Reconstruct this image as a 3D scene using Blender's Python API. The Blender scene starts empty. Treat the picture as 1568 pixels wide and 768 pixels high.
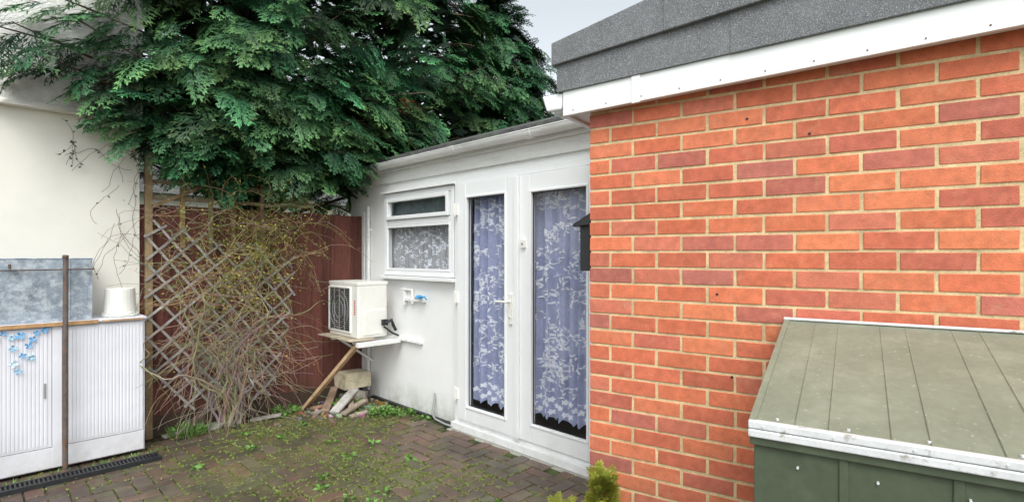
import bpy, math, random
import numpy as np
from mathutils import Vector, noise as mnoise
random.seed(7); rng=np.random.default_rng(7)
S=bpy.context.scene
S.view_settings.view_transform='Standard'; S.view_settings.look='None'; S.view_settings.exposure=0
COL=S.collection
R=random.random
def U(a,b): return a+(b-a)*random.random()

# ------------------------------------------------------------------ materials
def pmat(name, base=(.5,.5,.5), rough=.7, var=.15, vscale=6, bump=.2, bscale=60, bdist=.004, attr=False,
         metal=0, spec=.3, dirt=None, blotch=None, transl=0, stretch=None, blotch2=None):
    m=bpy.data.materials.new(name); m.use_nodes=True; nt=m.node_tree; N=nt.nodes; L=nt.links
    b=N['Principled BSDF']; out=N['Material Output']
    b.inputs['Roughness'].default_value=rough; b.inputs['Metallic'].default_value=metal
    b.inputs['Specular IOR Level'].default_value=spec
    tc=N.new('ShaderNodeTexCoord'); vec=tc.outputs['Object']
    if stretch:
        mp=N.new('ShaderNodeMapping'); mp.inputs['Scale'].default_value=stretch; L.new(vec,mp.inputs['Vector']); vec=mp.outputs['Vector']
    if attr:
        a=N.new('ShaderNodeAttribute'); a.attribute_name='Col'; col=a.outputs['Color']
    else:
        c=N.new('ShaderNodeRGB'); c.outputs[0].default_value=(*base,1); col=c.outputs[0]
    def nz(scale,detail=3,r=.6):
        n=N.new('ShaderNodeTexNoise'); n.inputs['Scale'].default_value=scale; n.inputs['Detail'].default_value=detail; n.inputs['Roughness'].default_value=r
        L.new(vec,n.inputs['Vector']); return n.outputs['Fac']
    def mr(src,a,b_,c_,d):
        k=N.new('ShaderNodeMapRange'); k.inputs[1].default_value=a;k.inputs[2].default_value=b_;k.inputs[3].default_value=c_;k.inputs[4].default_value=d
        L.new(src,k.inputs[0]); return k.outputs[0]
    def mul(c1,f):
        x=N.new('ShaderNodeVectorMath'); x.operation='SCALE'; L.new(c1,x.inputs[0]); L.new(f,x.inputs['Scale']); return x.outputs[0]
    def mix(f,c1,c2):
        x=N.new('ShaderNodeMix'); x.data_type='RGBA'; L.new(f,x.inputs[0]); L.new(c1,x.inputs[6])
        x.inputs[7].default_value=(*c2,1); return x.outputs[2]
    if var>0:
        col=mul(col,mr(nz(vscale),.3,.7,1-var,1+var))
        if var>.06: col=mul(col,mr(nz(vscale*9,2),.3,.7,1-var*.6,1+var*.6))
    for bl in (blotch,blotch2):
        if bl: col=mix(mr(nz(bl[1],4,.65),bl[2],bl[3],0,bl[4]),col,bl[0])
    if dirt:     # (color, zlow, zhigh, max)
        g=N.new('ShaderNodeNewGeometry'); s=N.new('ShaderNodeSeparateXYZ'); L.new(g.outputs['Position'],s.inputs[0])
        h=mr(s.outputs['Z'],dirt[1],dirt[2],dirt[3],0)
        n2=mr(nz(5,4,.7),.35,.65,.1,1.3)
        mm=N.new('ShaderNodeMath'); mm.operation='MULTIPLY'; mm.use_clamp=True; L.new(h,mm.inputs[0]); L.new(n2,mm.inputs[1])
        col=mix(mm.outputs[0],col,dirt[0])
    L.new(col,b.inputs['Base Color'])
    if bump>0:
        bp=N.new('ShaderNodeBump'); bp.inputs['Strength'].default_value=bump; bp.inputs['Distance'].default_value=bdist
        L.new(nz(bscale,3,.65),bp.inputs['Height']); L.new(bp.outputs[0],b.inputs['Normal'])
    if transl>0:
        t=N.new('ShaderNodeBsdfTranslucent'); L.new(col,t.inputs['Color'])
        ms=N.new('ShaderNodeMixShader'); ms.inputs[0].default_value=transl
        L.new(b.outputs[0],ms.inputs[1]); L.new(t.outputs[0],ms.inputs[2]); L.new(ms.outputs[0],out.inputs['Surface'])
    return m
def folmat():
    m=bpy.data.materials.new('foliage'); m.use_nodes=True; nt=m.node_tree; N=nt.nodes; L=nt.links
    N.remove(N['Principled BSDF']); a=N.new('ShaderNodeAttribute'); a.attribute_name='Col'
    d=N.new('ShaderNodeBsdfDiffuse'); L.new(a.outputs['Color'],d.inputs['Color'])
    g=N.new('ShaderNodeBsdfGlossy'); g.inputs['Roughness'].default_value=.5; g.inputs['Color'].default_value=(.8,.9,.85,1)
    ms=N.new('ShaderNodeMixShader'); ms.inputs[0].default_value=.03
    L.new(d.outputs[0],ms.inputs[1]); L.new(g.outputs[0],ms.inputs[2]); L.new(ms.outputs[0],N['Material Output'].inputs['Surface']); return m
def glassmat():
    m=bpy.data.materials.new('window_glass'); m.use_nodes=True; nt=m.node_tree; N=nt.nodes; L=nt.links
    N.remove(N['Principled BSDF']); t=N.new('ShaderNodeBsdfTransparent'); t.inputs[0].default_value=(.93,.95,.96,1)
    g=N.new('ShaderNodeBsdfGlossy'); g.inputs['Roughness'].default_value=.01
    ge=N.new('ShaderNodeNewGeometry'); dt=N.new('ShaderNodeVectorMath'); dt.operation='DOT_PRODUCT'
    L.new(ge.outputs['Incoming'],dt.inputs[0]); L.new(ge.outputs['Normal'],dt.inputs[1])
    def mth(op,a,b=None,c=None):
        k=N.new('ShaderNodeMath'); k.operation=op
        for i,q in enumerate((a,b,c)):
            if q is None: continue
            if isinstance(q,(int,float)): k.inputs[i].default_value=q
            else: L.new(q,k.inputs[i])
        return k.outputs[0]
    ab=mth('ABSOLUTE',dt.outputs['Value']); om=mth('SUBTRACT',1.0,ab); p5=mth('POWER',om,5.0); f=mth('MULTIPLY_ADD',p5,.92,.07)
    ms=N.new('ShaderNodeMixShader'); L.new(f,ms.inputs[0]); L.new(t.outputs[0],ms.inputs[1]); L.new(g.outputs[0],ms.inputs[2])
    L.new(ms.outputs[0],N['Material Output'].inputs['Surface']); return m

M={}
M['brick']=pmat('red_brick',attr=True,rough=.85,var=.16,vscale=25,bump=.7,bscale=190,bdist=.003,blotch=((.64,.36,.23),16,.58,.75,.35),blotch2=((.20,.09,.07),40,.66,.74,.5),dirt=((.16,.12,.07),-.02,.6,.5))
M['mortar']=pmat('mortar',(.67,.52,.30),rough=.95,var=.2,vscale=14,bump=.8,bscale=220,bdist=.003,blotch=((.30,.24,.16),9,.58,.74,.6))
M['white']=pmat('white_painted_render',(.84,.84,.84),rough=.75,var=.03,vscale=3,bump=.25,bscale=40,bdist=.004,dirt=((.36,.38,.30),-.02,.26,.65))
M['upvc']=pmat('white_upvc',(.84,.85,.86),rough=.3,var=.02,vscale=4,bump=0,spec=.5,blotch=((.66,.66,.63),6,.64,.8,.15),dirt=((.45,.45,.40),0,.2,.35))
M['fascia']=pmat('white_fascia',(.83,.84,.84),rough=.35,var=.03,vscale=3,bump=0,spec=.5,blotch=((.60,.60,.56),9,.6,.8,.25))
M['oldtrim']=pmat('weathered_white_trim',(.78,.78,.77),rough=.6,var=.07,vscale=6,bump=.3,bscale=50,blotch=((.38,.38,.34),7,.55,.76,.4),stretch=(1,.5,3))
M['gutter']=pmat('weathered_gutter',(.79,.79,.78),rough=.4,var=.05,vscale=6,bump=0,blotch=((.40,.41,.34),5,.54,.74,.4),stretch=(1,.4,1))
M['cream']=pmat('cream_render',(.81,.78,.71),rough=.85,var=.04,vscale=1.5,bump=.2,bscale=30,bdist=.005,blotch=((.60,.58,.52),2,.5,.8,.3))
M['pebble']=pmat('roughcast',(.78,.77,.74),rough=.95,var=.12,vscale=12,bump=.8,bscale=60,bdist=.02)
M['felt']=pmat('roofing_felt',(.16,.165,.175),rough=.95,var=.18,vscale=5,bump=1,bscale=260,bdist=.004,blotch=((.50,.50,.52),230,.50,.66,.75),blotch2=((.12,.13,.11),3,.55,.75,.45))
M['feltdark']=pmat('dark_roofing_felt',(.09,.09,.09),rough=.9,var=.3,vscale=10,bump=.6,bscale=200,blotch=((.14,.16,.10),5,.5,.7,.6))
M['paver']=pmat('block_paver',attr=True,rough=.5,var=.25,vscale=12,bump=.6,bscale=150,bdist=.004,spec=.45,blotch=((.10,.125,.04),6,.52,.68,.7),blotch2=((.05,.042,.036),2.2,.46,.62,.6))
M['joint']=pmat('joint_soil',(.045,.05,.025),rough=1,var=.4,vscale=8,bump=.8,bscale=100,bdist=.01,blotch=((.11,.15,.04),4,.42,.62,.9))
M['soil']=pmat('soil',(.07,.05,.035),rough=1,var=.4,vscale=8,bump=1,bscale=60,bdist=.03,blotch=((.16,.12,.08),20,.5,.7,.6))
M['grass']=pmat('lawn',(.06,.10,.035),rough=1,var=.4,vscale=2,bump=1,bscale=60,bdist=.03)
M['fence']=pmat('stained_fence_board',attr=True,rough=.75,var=.3,vscale=7,bump=.7,bscale=60,bdist=.004,stretch=(6,6,.4),dirt=((.05,.05,.03),0,.35,.7))
M['oldwood']=pmat('weathered_wood',attr=True,rough=.9,var=.3,vscale=10,bump=.5,bscale=80)
M['foliage']=folmat()
M['bark']=pmat('bark',(.12,.085,.06),rough=.95,var=.3,vscale=15,bump=.8,bscale=60)
M['twig']=pmat('twig',attr=True,rough=.9,var=.0,bump=0)
M['galv']=pmat('galvanised_steel',(.30,.35,.41),rough=.5,var=.3,vscale=9,bump=.2,bscale=20,metal=.35,blotch=((.60,.64,.68),22,.46,.66,.8))
M['cab']=pmat('cabinet_laminate',(.73,.73,.78),rough=.45,var=.05,vscale=4,bump=.1,dirt=((.42,.40,.35),0,.3,.5))
M['plastic']=pmat('white_plastic',(.80,.79,.74),rough=.4,var=.04,vscale=6,bump=0,spec=.5,blotch=((.58,.55,.47),9,.6,.8,.35))
M['dark']=pmat('black_plastic',(.02,.021,.023),rough=.5,var=.2,vscale=20,bump=.2,spec=.4)
M['gutt']=pmat('grey_grille',(.30,.31,.30),rough=.5,var=.05,vscale=20,bump=0)
M['rust']=pmat('rusty_steel',(.12,.10,.09),rough=.8,var=.3,vscale=20,bump=.4,blotch=((.20,.09,.045),30,.5,.65,.7))
M['conc']=pmat('concrete',(.38,.37,.34),rough=.95,var=.25,vscale=8,bump=.7,bscale=80,blotch=((.14,.16,.09),8,.5,.7,.6))
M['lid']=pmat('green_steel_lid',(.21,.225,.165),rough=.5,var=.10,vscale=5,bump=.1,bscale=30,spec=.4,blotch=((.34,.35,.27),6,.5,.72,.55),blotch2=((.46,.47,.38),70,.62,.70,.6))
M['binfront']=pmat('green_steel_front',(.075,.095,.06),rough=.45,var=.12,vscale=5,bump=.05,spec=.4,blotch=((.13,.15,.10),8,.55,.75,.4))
M['trim']=pmat('galvanised_trim',(.70,.71,.72),rough=.4,var=.08,vscale=12,bump=.1,metal=.1,blotch=((.25,.21,.16),22,.58,.70,.75))
M['curtain']=pmat('voile_curtain',attr=True,rough=.9,var=.14,vscale=9,bump=0,transl=.25)
M['lace']=pmat('lace_embroidery',(.84,.85,.92),rough=.9,var=0,bump=0)
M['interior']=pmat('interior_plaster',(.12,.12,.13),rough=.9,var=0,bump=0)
M['blue']=pmat('blue_plastic',attr=True,rough=.5,var=0,bump=0)
M['glass']=glassmat()

# ------------------------------------------------------------------ builders
class MB:
    def __init__(s): s.v=[];s.f=[];s.c=[];s.m=[]
    def poly(s,pts,col=(1,1,1),mi=0):
        i=len(s.v); s.v+= [tuple(p) for p in pts]; s.c+=[col]*len(pts); s.f.append(tuple(range(i,i+len(pts)))); s.m.append(mi)
    def hexa(s,p,col=(1,1,1),mi=0):
        i=len(s.v); s.v+=[tuple(q) for q in p]; s.c+=[col]*8
        for f in ((3,2,1,0),(4,5,6,7),(0,1,5,4),(1,2,6,5),(2,3,7,6),(3,0,4,7)):
            s.f.append(tuple(i+k for k in f)); s.m.append(mi)
    def box(s,lo,hi,col=(1,1,1),T=None,mi=0,jit=0):
        x0,y0,z0=lo;x1,y1,z1=hi
        p=[(x0,y0,z0),(x1,y0,z0),(x1,y1,z0),(x0,y1,z0),(x0,y0,z1),(x1,y0,z1),(x1,y1,z1),(x0,y1,z1)]
        if jit: p=[(a+U(-jit,jit),b+U(-jit,jit),c+U(-jit,jit)) for a,b,c in p]
        if T: p=[T(*q) for q in p]
        s.hexa(p,col,mi)
    def beam(s,a,b,w,h,col=(1,1,1),mi=0,up=(0,0,1)):
        a=Vector(a);b=Vector(b);d=(b-a).normalized(); up=Vector(up)
        if abs(d.dot(up))>.98: up=Vector((0,1,0))
        x=d.cross(up).normalized(); y=x.cross(d).normalized()
        q=[]
        for c in (a,b):
            for sx,sy in ((-1,-1),(1,-1),(1,1),(-1,1)): q.append(c+x*sx*w/2+y*sy*h/2)
        s.hexa(q,col,mi)
    def tube(s,pts,rad,n=6,col=(1,1,1),mi=0,cap=True):
        pts=[Vector(p) for p in pts]
        if not hasattr(rad,'__len__'): rad=[rad]*len(pts)
        base=len(s.v); prev=None
        for k,p in enumerate(pts):
            d=(pts[min(k+1,len(pts)-1)]-pts[max(k-1,0)])
            if d.length<1e-9: d=Vector((0,0,1))
            d.normalize()
            if prev is None:
                a=Vector((0,0,1)) if abs(d.z)<.9 else Vector((1,0,0)); x=d.cross(a).normalized()
            else:
                x=(prev-d*prev.dot(d)); x=x.normalized() if x.length>1e-6 else d.orthogonal().normalized()
            prev=x; y=d.cross(x)
            for j in range(n):
                t=2*math.pi*j/n; s.v.append(tuple(p+(x*math.cos(t)+y*math.sin(t))*rad[k])); s.c.append(col)
        for k in range(len(pts)-1):
            for j in range(n):
                a=base+k*n+j;b=base+k*n+(j+1)%n; s.f.append((a,b,b+n,a+n)); s.m.append(mi)
        if cap:
            s.f.append(tuple(base+j for j in reversed(range(n)))); s.m.append(mi)
            s.f.append(tuple(base+(len(pts)-1)*n+j for j in range(n))); s.m.append(mi)
    def obj(s,name,mats,parent=None,bevel=0,smooth=False,seg=2):
        me=bpy.data.meshes.new(name); me.from_pydata(s.v,[],s.f); me.update()
        a=me.attributes.new('Col','FLOAT_COLOR','POINT')
        a.data.foreach_set('color',np.array([(*c,1) for c in s.c],dtype=np.float32).ravel())
        if not isinstance(mats,(list,tuple)): mats=[mats]
        for k in mats: me.materials.append(M[k])
        me.polygons.foreach_set('material_index',s.m)
        if smooth: me.polygons.foreach_set('use_smooth',[True]*len(s.f))
        o=bpy.data.objects.new(name,me); COL.objects.link(o)
        if parent: o.parent=parent
        if bevel:
            b=o.modifiers.new('bevel','BEVEL'); b.width=bevel; b.segments=seg; b.limit_method='ANGLE'
        return o
def empty(name):
    e=bpy.data.objects.new(name,None); COL.objects.link(e); return e
def quads_obj(name,Q,C,mat,parent=None):
    Q=np.asarray(Q,dtype=np.float32).reshape(-1,4,3); n=len(Q)
    me=bpy.data.meshes.new(name); me.vertices.add(n*4); me.vertices.foreach_set('co',Q.ravel())
    me.loops.add(n*4); me.loops.foreach_set('vertex_index',np.arange(n*4,dtype=np.int32))
    me.polygons.add(n); me.polygons.foreach_set('loop_start',np.arange(0,n*4,4,dtype=np.int32))
    try: me.polygons.foreach_set('loop_total',np.full(n,4,dtype=np.int32))
    except Exception: pass
    me.update(calc_edges=True)
    a=me.attributes.new('Col','FLOAT_COLOR','POINT')
    C=np.asarray(C,dtype=np.float32)
    if C.ndim==2: C=np.repeat(C[:,None,:],4,axis=1)
    CC=np.ones((n,4,4),dtype=np.float32); CC[:,:,:3]=C; a.data.foreach_set('color',CC.ravel())
    me.materials.append(M[mat]); me.validate()
    o=bpy.data.objects.new(name,me); COL.objects.link(o)
    if parent: o.parent=parent
    return o
def leafquads(P,D,Nn,Lg,W):
    P=np.asarray(P);D=np.asarray(D);Nn=np.asarray(Nn);Lg=np.asarray(Lg)[:,None];W=np.asarray(W)[:,None]
    D=D/np.linalg.norm(D,axis=1,keepdims=True); X=np.cross(D,Nn); X/= (np.linalg.norm(X,axis=1,keepdims=True)+1e-9)
    return np.stack([P,P+D*Lg*.45+X*W*.5,P+D*Lg,P+D*Lg*.45-X*W*.5],axis=1)

CX,CY=2.137,1.596
def B(t,n,z): return (CX+.212*t-.977*n, CY-.977*t-.212*n, z)

# ------------------------------------------------------------------ ground
g=MB(); g.poly([(-80,-80,-.06),(80,-80,-.06),(80,80,-.06),(-80,80,-.06)]); g.obj('ground','grass')
g=MB(); g.poly([(-3,-2.5,-.045),(6,-2.5,-.045),(6,5.4,-.045),(-3,5.4,-.045)]); g.obj('soil_bed','soil')
g=MB(); g.poly([(-2,-1,-.009),(2.95,-1,-.009),(2.95,4.93,-.009),(-2,4.93,-.009)]); g.obj('paving_joints','joint')
def mossd(x,y):
    a=math.exp(-((x-1.85-.12*math.sin(y*3))/.46)**2)*(1 if y>2 else .5)
    b=.7*math.exp(-(((x-2.6)/.4)**2+((y-4.5)/.5)**2))
    c=.4*math.exp(-(((x-1.2)/.6)**2+((y-4.0)/.8)**2))
    n=mnoise.noise(Vector((x*2.3,y*2.3,0)))*.8+mnoise.noise(Vector((x*7,y*7,3)))*.5
    return max(0,min(1,(a*.85+b+c)*(1+n)+n*.3+.05))
pv=MB(); a=.1
joints=[]
for i in range(-20,29):
    for j in range(-10,49):
        k=(i-j)%4
        if k==0: w,h=2,1
        elif k==3: w,h=1,2
        else: continue
        x0,y0=i*a,j*a; x1,y1=x0+w*a,y0+h*a
        if x1>2.86 or y1>4.93: continue
        cx,cy=(x0+x1)/2,(y0+y1)/2
        gp=.004; md=mossd(cx,cy)
        base=random.choice([(.165,.10,.078),(.14,.092,.075),(.17,.10,.082),(.13,.092,.076),(.18,.098,.075),(.12,.092,.08),(.155,.112,.092)])
        v=U(.7,1.15); rear_tone=.72 if cy>4.1 else 1  # pavers towards the fence are darker
        mm=min(.5,md*.5)
        c=tuple((b*v*rear_tone)*(1-mm)+q*mm for b,q in zip(base,(.11,.125,.045)))
        dz=U(-.002,.002)+.006*mnoise.noise(Vector((cx*1.2,cy*1.2,9)))
        pv.box((x0+gp,y0+gp,-.05),(x1-gp,y1-gp,dz),c,jit=.0014)
        for q in range(26):
            if R()<.5: joints.append((x0+U(0,w*a),y0+U(-.006,.006)))
            else: joints.append((x0+U(-.006,.006),y0+U(0,h*a)))
pv.obj('brick_paving','paver',bevel=.004)
P=[];D=[];Nn=[];Lg=[];W=[];C=[]
for (x,y) in joints:
    md=mossd(x,y)
    if R()<md*1.8+.10:
        for q in range(2 if md<.4 else 5):
            P.append((x+U(-.008,.008),y+U(-.008,.008),-.004)); D.append((U(-1,1),U(-1,1),U(.2,.9))); Nn.append((U(-1,1),U(-1,1),U(0,1)))
            Lg.append(U(.007,.019)); W.append(U(.006,.013)); v=U(.6,1.3); C.append((.18*v,.22*v,.055*v))
for q in range(12000):
    x,y=U(.4,2.85),U(1.5,4.9); md=mossd(x,y)
    if R()<(md-.42)*1.2:
        for w_ in range(3):
            P.append((x+U(-.01,.01),y+U(-.01,.01),0)); D.append((U(-1,1),U(-1,1),U(.1,.6))); Nn.append((U(-1,1),U(-1,1),U(0,1)))
            Lg.append(U(.007,.018)); W.append(U(.006,.013)); v=U(.6,1.3); C.append((.17*v,.20*v,.055*v))
quads_obj('moss',leafquads(P,D,Nn,Lg,W),C,'foliage')
def tuft(P,D,Nn,Lg,W,C,x,y,r,n,h,broad=False):
    for q in range(n):
        t=U(0,6.28); rr=r*math.sqrt(R()); px,py=x+rr*math.cos(t),y+rr*math.sin(t)
        dx,dy=(px-x)/r,(py-y)/r; v=U(.6,1.35)
        if broad:
            P.append((px,py,U(0,h*.6))); D.append((dx+U(-.6,.6),dy+U(-.6,.6),U(-.1,.7))); Lg.append(U(.02,.05)); W.append(U(.014,.028)); C.append((.12*v,.24*v,.05*v))
        else:
            P.append((px,py,-.01)); D.append((dx+U(-.4,.4),dy+U(-.4,.4),U(.6,2))); Lg.append(h*U(.4,1)); W.append(U(.004,.008)); C.append((.13*v,.22*v,.06*v))
        Nn.append((U(-1,1),U(-1,1),U(.3,1)))
P=[];D=[];Nn=[];Lg=[];W=[];C=[]
tf=lambda *a,**k: tuft(P,D,Nn,Lg,W,C,*a,**k)
tf(1.22,4.93,.13,260,.13); tf(1.22,4.93,.12,120,.1,broad=True)
tf(2.03,4.98,.12,100,.07,broad=True); tf(2.03,4.98,.12,90,.08)
tf(2.62,4.28,.12,210,.08,broad=True); tf(2.75,4.12,.08,90,.06,broad=True); tf(2.5,4.75,.14,190,.12,broad=True); tf(2.6,4.45,.16,90,.10)
tf(2.80,3.9,.04,30,.05,broad=True)
for q in range(34):
    y=U(1.9,4.9); x=U(1.5,2.3) if R()<.7 else U(.6,2.7); tf(x,y,U(.012,.032),14,.028,broad=R()<.6)
for q in range(14): tf(U(.1,.95),4.62+U(-.03,.05),.03,18,.05)
quads_obj('weeds',leafquads(P,D,Nn,Lg,W),C,'foliage')
P=[];D=[];Nn=[];Lg=[];W=[];C=[]
for q in range(1900):
    if R()<.65: x,y=U(.95,2.85),5.15-abs(random.gauss(0,.3))
    else: x,y=U(.3,2.8),U(2.0,4.9)
    P.append((x,y,U(.003,.012)-(.03 if y>4.93 else 0))); D.append((U(-1,1),U(-1,1),U(-.1,.2))); Nn.append((U(-.3,.3),U(-.3,.3),1)); Lg.append(U(.008,.026)); W.append(U(.004,.012))
    v=U(.4,1.3); C.append((.26*v,.17*v,.08*v))
quads_obj('leaf_litter',leafquads(P,D,Nn,Lg,W),C,'foliage')

# ------------------------------------------------------------------ brick building
BB=empty('brick_building')
bk=MB()
pal=[(.58,.155,.08),(.63,.18,.09),(.54,.145,.085),(.64,.195,.10),(.55,.15,.085),(.60,.165,.09),(.52,.145,.095),(.66,.205,.10),(.57,.175,.11)]
ch=.075; z0=-.03
def bcol():
    cc=random.choice(pal)
    q_=R()
    if q_<.04: cc=(.44,.145,.11)
    elif q_<.10: cc=(.49,.15,.11)
    v=U(.92,1.1); return tuple(q*v for q in cc)
for c in range(0,31):
    z=z0+c*ch; zt=z+.0635
    pos=[]; x=0; ln=.1025 if c%2 else .215
    while x<3.0:
        pos.append((x,x+ln)); x+=ln+.0112; ln=.2143
    for (p0,p1) in pos:
        zz=min(zt, 2.2+.037*p0+.04)
        if zz-z<.015: continue
        dn=U(-.001,.0018)
        bk.box((p0+U(0,.002),-.1,z+U(-.001,.001)),(p1+U(-.002,.001),dn,zz+U(-.0015,.0015)),bcol(),T=B,jit=.001)
    a0=.1105 if c%2==0 else .2255
    while a0<.78:
        bk.box((0,-(a0+.215),z),(.09,-a0,zt),bcol(),T=B); a0+=.2255
    if c%2: bk.box((0,-.215,z),(.09,-.1005,zt),bcol(),T=B)
bk.obj('wall_bricks','brick',BB,bevel=.0024)
mo=MB()
mo.box((.006,-.3,-.06),(3.2,-.0035,2.23),T=B); mo.box((.006,-.86,-.06),(.3,-.3,2.2),T=B)
mo.obj('mortar','mortar',BB)
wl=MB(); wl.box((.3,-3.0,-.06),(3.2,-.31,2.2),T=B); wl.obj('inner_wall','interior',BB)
wh=MB()
for (t,z) in ((.72,2.02),(.95,1.93),(.6,1.28),(.66,.93),(.77,.7),(.5,.3)):
    wh.tube([B(t,-.01,z),B(t,.0035,z)],.0055,8)
wh.tube([B(.42,-.01,.235),B(.42,.004,.235)],.014,10)
wh.obj('vent_holes','dark',BB)
def sl(t0,t1,n0,n1,zb,zt,mb,col=(1,1,1)):
    p=[B(t0,n1,zb(t0)),B(t1,n1,zb(t1)),B(t1,n0,zb(t1)),B(t0,n0,zb(t0)),B(t0,n1,zt(t0)),B(t1,n1,zt(t1)),B(t1,n0,zt(t1)),B(t0,n0,zt(t0))]
    mb.hexa(p,col)
fb=lambda t:2.134+.037*t; ft=lambda t:2.256+.037*t
f=MB(); sl(-.106,3.2,.058,.08,fb,ft,f); sl(-.106,-.085,-3,.058,fb,ft,f); f.obj('fascia_board','fascia',BB,bevel=.002)
f=MB(); sl(.245,.285,.080,.086,lambda t:fb(t)-.006,lambda t:ft(t)+.001,f); f.obj('fascia_joint','upvc',BB,bevel=.002)
f=MB(); sl(-.085,3.2,.004,.058,lambda t:fb(t)+.012,lambda t:fb(t)+.02,f); sl(-.085,-.002,-3,.004,lambda t:fb(t)+.012,lambda t:fb(t)+.02,f); f.obj('soffit','fascia',BB)
f=MB()
for t in np.arange(-.05,2.2,.17): f.tube([B(t,.079,fb(t)+.02),B(t,.0825,fb(t)+.02)],.003,8)
f.obj('fascia_nails','rust',BB)
f=MB()
lt=lambda t:2.392+.083*(t+.106)
sl(-.135,.68,-3.2,.092,lambda t:ft(t)-.004,lt,f); sl(.67,3.2,-3.2,.096,lambda t:ft(t)-.006,lambda t:lt(t)+.001,f)
f.obj('felt_verge','felt',BB,bevel=.003)
f=MB()
ut=lambda t:2.49+.2*(t+.14)
sl(-.155,.42,-3.3,.112,lambda t:lt(t)-.012,ut,f); sl(.40,3.3,-3.3,.118,lambda t:lt(t)-.014,lambda t:ut(t)+.012,f)
f.obj('felt_roof','felt',BB,bevel=.005)
def gutter(mb,a,b,r,up=(0,0,1),th=.003,n=10):
    a=Vector(a);b=Vector(b);d=(b-a).normalized();x=d.cross(Vector(up)).normalized();u=Vector(up)
    for rr in (r,r-th):
        for j in range(n):
            t0=math.pi+math.pi*j/n;t1=math.pi+math.pi*(j+1)/n
            p=[a+x*math.cos(t0)*rr+u*math.sin(t0)*rr,b+x*math.cos(t0)*rr+u*math.sin(t0)*rr,b+x*math.cos(t1)*rr+u*math.sin(t1)*rr,a+x*math.cos(t1)*rr+u*math.sin(t1)*rr]
            mb.poly(p)
    for e in (a,b):
        mb.poly([e+x*math.cos(math.pi+math.pi*j/n)*r+u*math.sin(math.pi+math.pi*j/n)*r for j in range(n+1)])
    for sgn in (-1,1):
        mb.tube([a+x*sgn*r,b+x*sgn*r],th*1.6,6)
f=MB()
def sqg(mb,n0,n1,e):   # square-line gutter, tapered to the bottom, running back along the left eave
    zb_,zt_=2.172-e,2.245+e*.3; t0b,t1b,t0t,t1t=-.195-e,-.118,-.222-e,-.109
    mb.hexa([B(t0b,n1,zb_),B(t1b,n1,zb_),B(t1b,n0,zb_),B(t0b,n0,zb_),B(t0t,n1,zt_),B(t1t,n1,zt_),B(t1t,n0,zt_),B(t0t,n0,zt_)])
sqg(f,-1.0,.066,0); sqg(f,.060,.076,.006); sqg(f,-.12,-.04,.006)
f.obj('eaves_gutter','upvc',BB,bevel=.008)
lb=MB()
def SB(a,o,z): return B(-o,-a,z)
lb.box((.03,.004,1.37),(.22,.066,1.60),T=SB)
lb.hexa([SB(.01,.0,1.60),SB(.24,.0,1.60),SB(.24,.098,1.592),SB(.01,.098,1.592),SB(.01,.0,1.66),SB(.24,.0,1.66),SB(.24,.098,1.604),SB(.01,.098,1.604)])
lb.box((.05,.066,1.53),(.19,.07,1.55),T=SB)
lb.obj('letterbox','dark',BB,bevel=.004)

# ------------------------------------------------------------------ white extension
E=empty('white_extension_building')
w=MB(); X0,X1=2.9,3.02
w.box((X0,4.68,-.06),(X1,5.40,2.262)); w.box((X0,3.545,-.06),(X1,4.68,1.25)); w.box((X0,3.545,2.05),(X1,4.68,2.262)); w.box((X0,1.6,2.095),(X1,3.545,2.262)); w.box((X0,1.6,-.06),(X1,1.93,2.095)); w.box((X0,1.93,-.06),(X1,3.545,.03))
w.box((X1,5.28,-.06),(6,5.40,2.262)); w.box((6,1.7,-.06),(6.1,5.4,2.262))
w.obj('walls','white',E)
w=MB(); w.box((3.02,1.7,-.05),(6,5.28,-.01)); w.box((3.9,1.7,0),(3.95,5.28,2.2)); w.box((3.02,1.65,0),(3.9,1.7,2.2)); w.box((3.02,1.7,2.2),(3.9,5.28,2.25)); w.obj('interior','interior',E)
w=MB(); w.box((2.872,1.55,2.155),(2.898,5.43,2.262)); w.box((2.84,1.55,2.262),(2.895,5.43,2.365)); w.obj('eaves_boards','oldtrim',E,bevel=.003)
w=MB(); gutter(w,(2.79,5.46,2.325),(2.79,1.75,2.335),.05)
for y in (5.3,4.6,3.45,2.6): gutter(w,(2.79,y+.03,2.330),(2.79,y-.03,2.331),.055)
w.obj('gutter','gutter',E)
w=MB()
w.hexa([(2.80,1.5,2.355),(4.4,1.5,2.90),(4.4,5.5,2.90),(2.80,5.5,2.355),(2.80,1.5,2.385),(4.4,1.5,2.94),(4.4,5.5,2.94),(2.80,5.5,2.385)])
w.hexa([(4.4,1.5,2.90),(6.3,1.5,2.4),(6.3,5.5,2.4),(4.4,5.5,2.90),(4.4,1.5,2.94),(6.3,1.5,2.43),(6.3,5.5,2.43),(4.4,5.5,2.94)])
w.obj('felt_roof_extension','feltdark',E)
w=MB(); w.poly([(2.95,5.401,2.262),(6.1,5.401,2.262),(6.1,5.401,2.45),(4.4,5.401,2.9),(2.95,5.401,2.40)]); w.obj('gable_end','white',E)
def frame(mb,y0,y1,z0,z1,wd,x0,x1):
    mb.box((x0,y0,z0),(x1,y0+wd,z1)); mb.box((x0,y1-wd,z0),(x1,y1,z1)); mb.box((x0+.0005,y0+wd,z0),(x1,y1-wd,z0+wd)); mb.box((x0+.0005,y0+wd,z1-wd),(x1,y1-wd,z1))
d=MB(); frame(d,1.93,3.545,.03,2.095,.05,2.862,2.95)
d.box((2.82,1.93,.0),(2.862,3.55,.055))
d.obj('door_frame','upvc',E,bevel=.003)
d=MB()
frame(d,2.795,3.49,.088,2.04,.112,2.84,2.90); frame(d,2.012,2.785,.088,2.04,.125,2.845,2.90)
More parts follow.
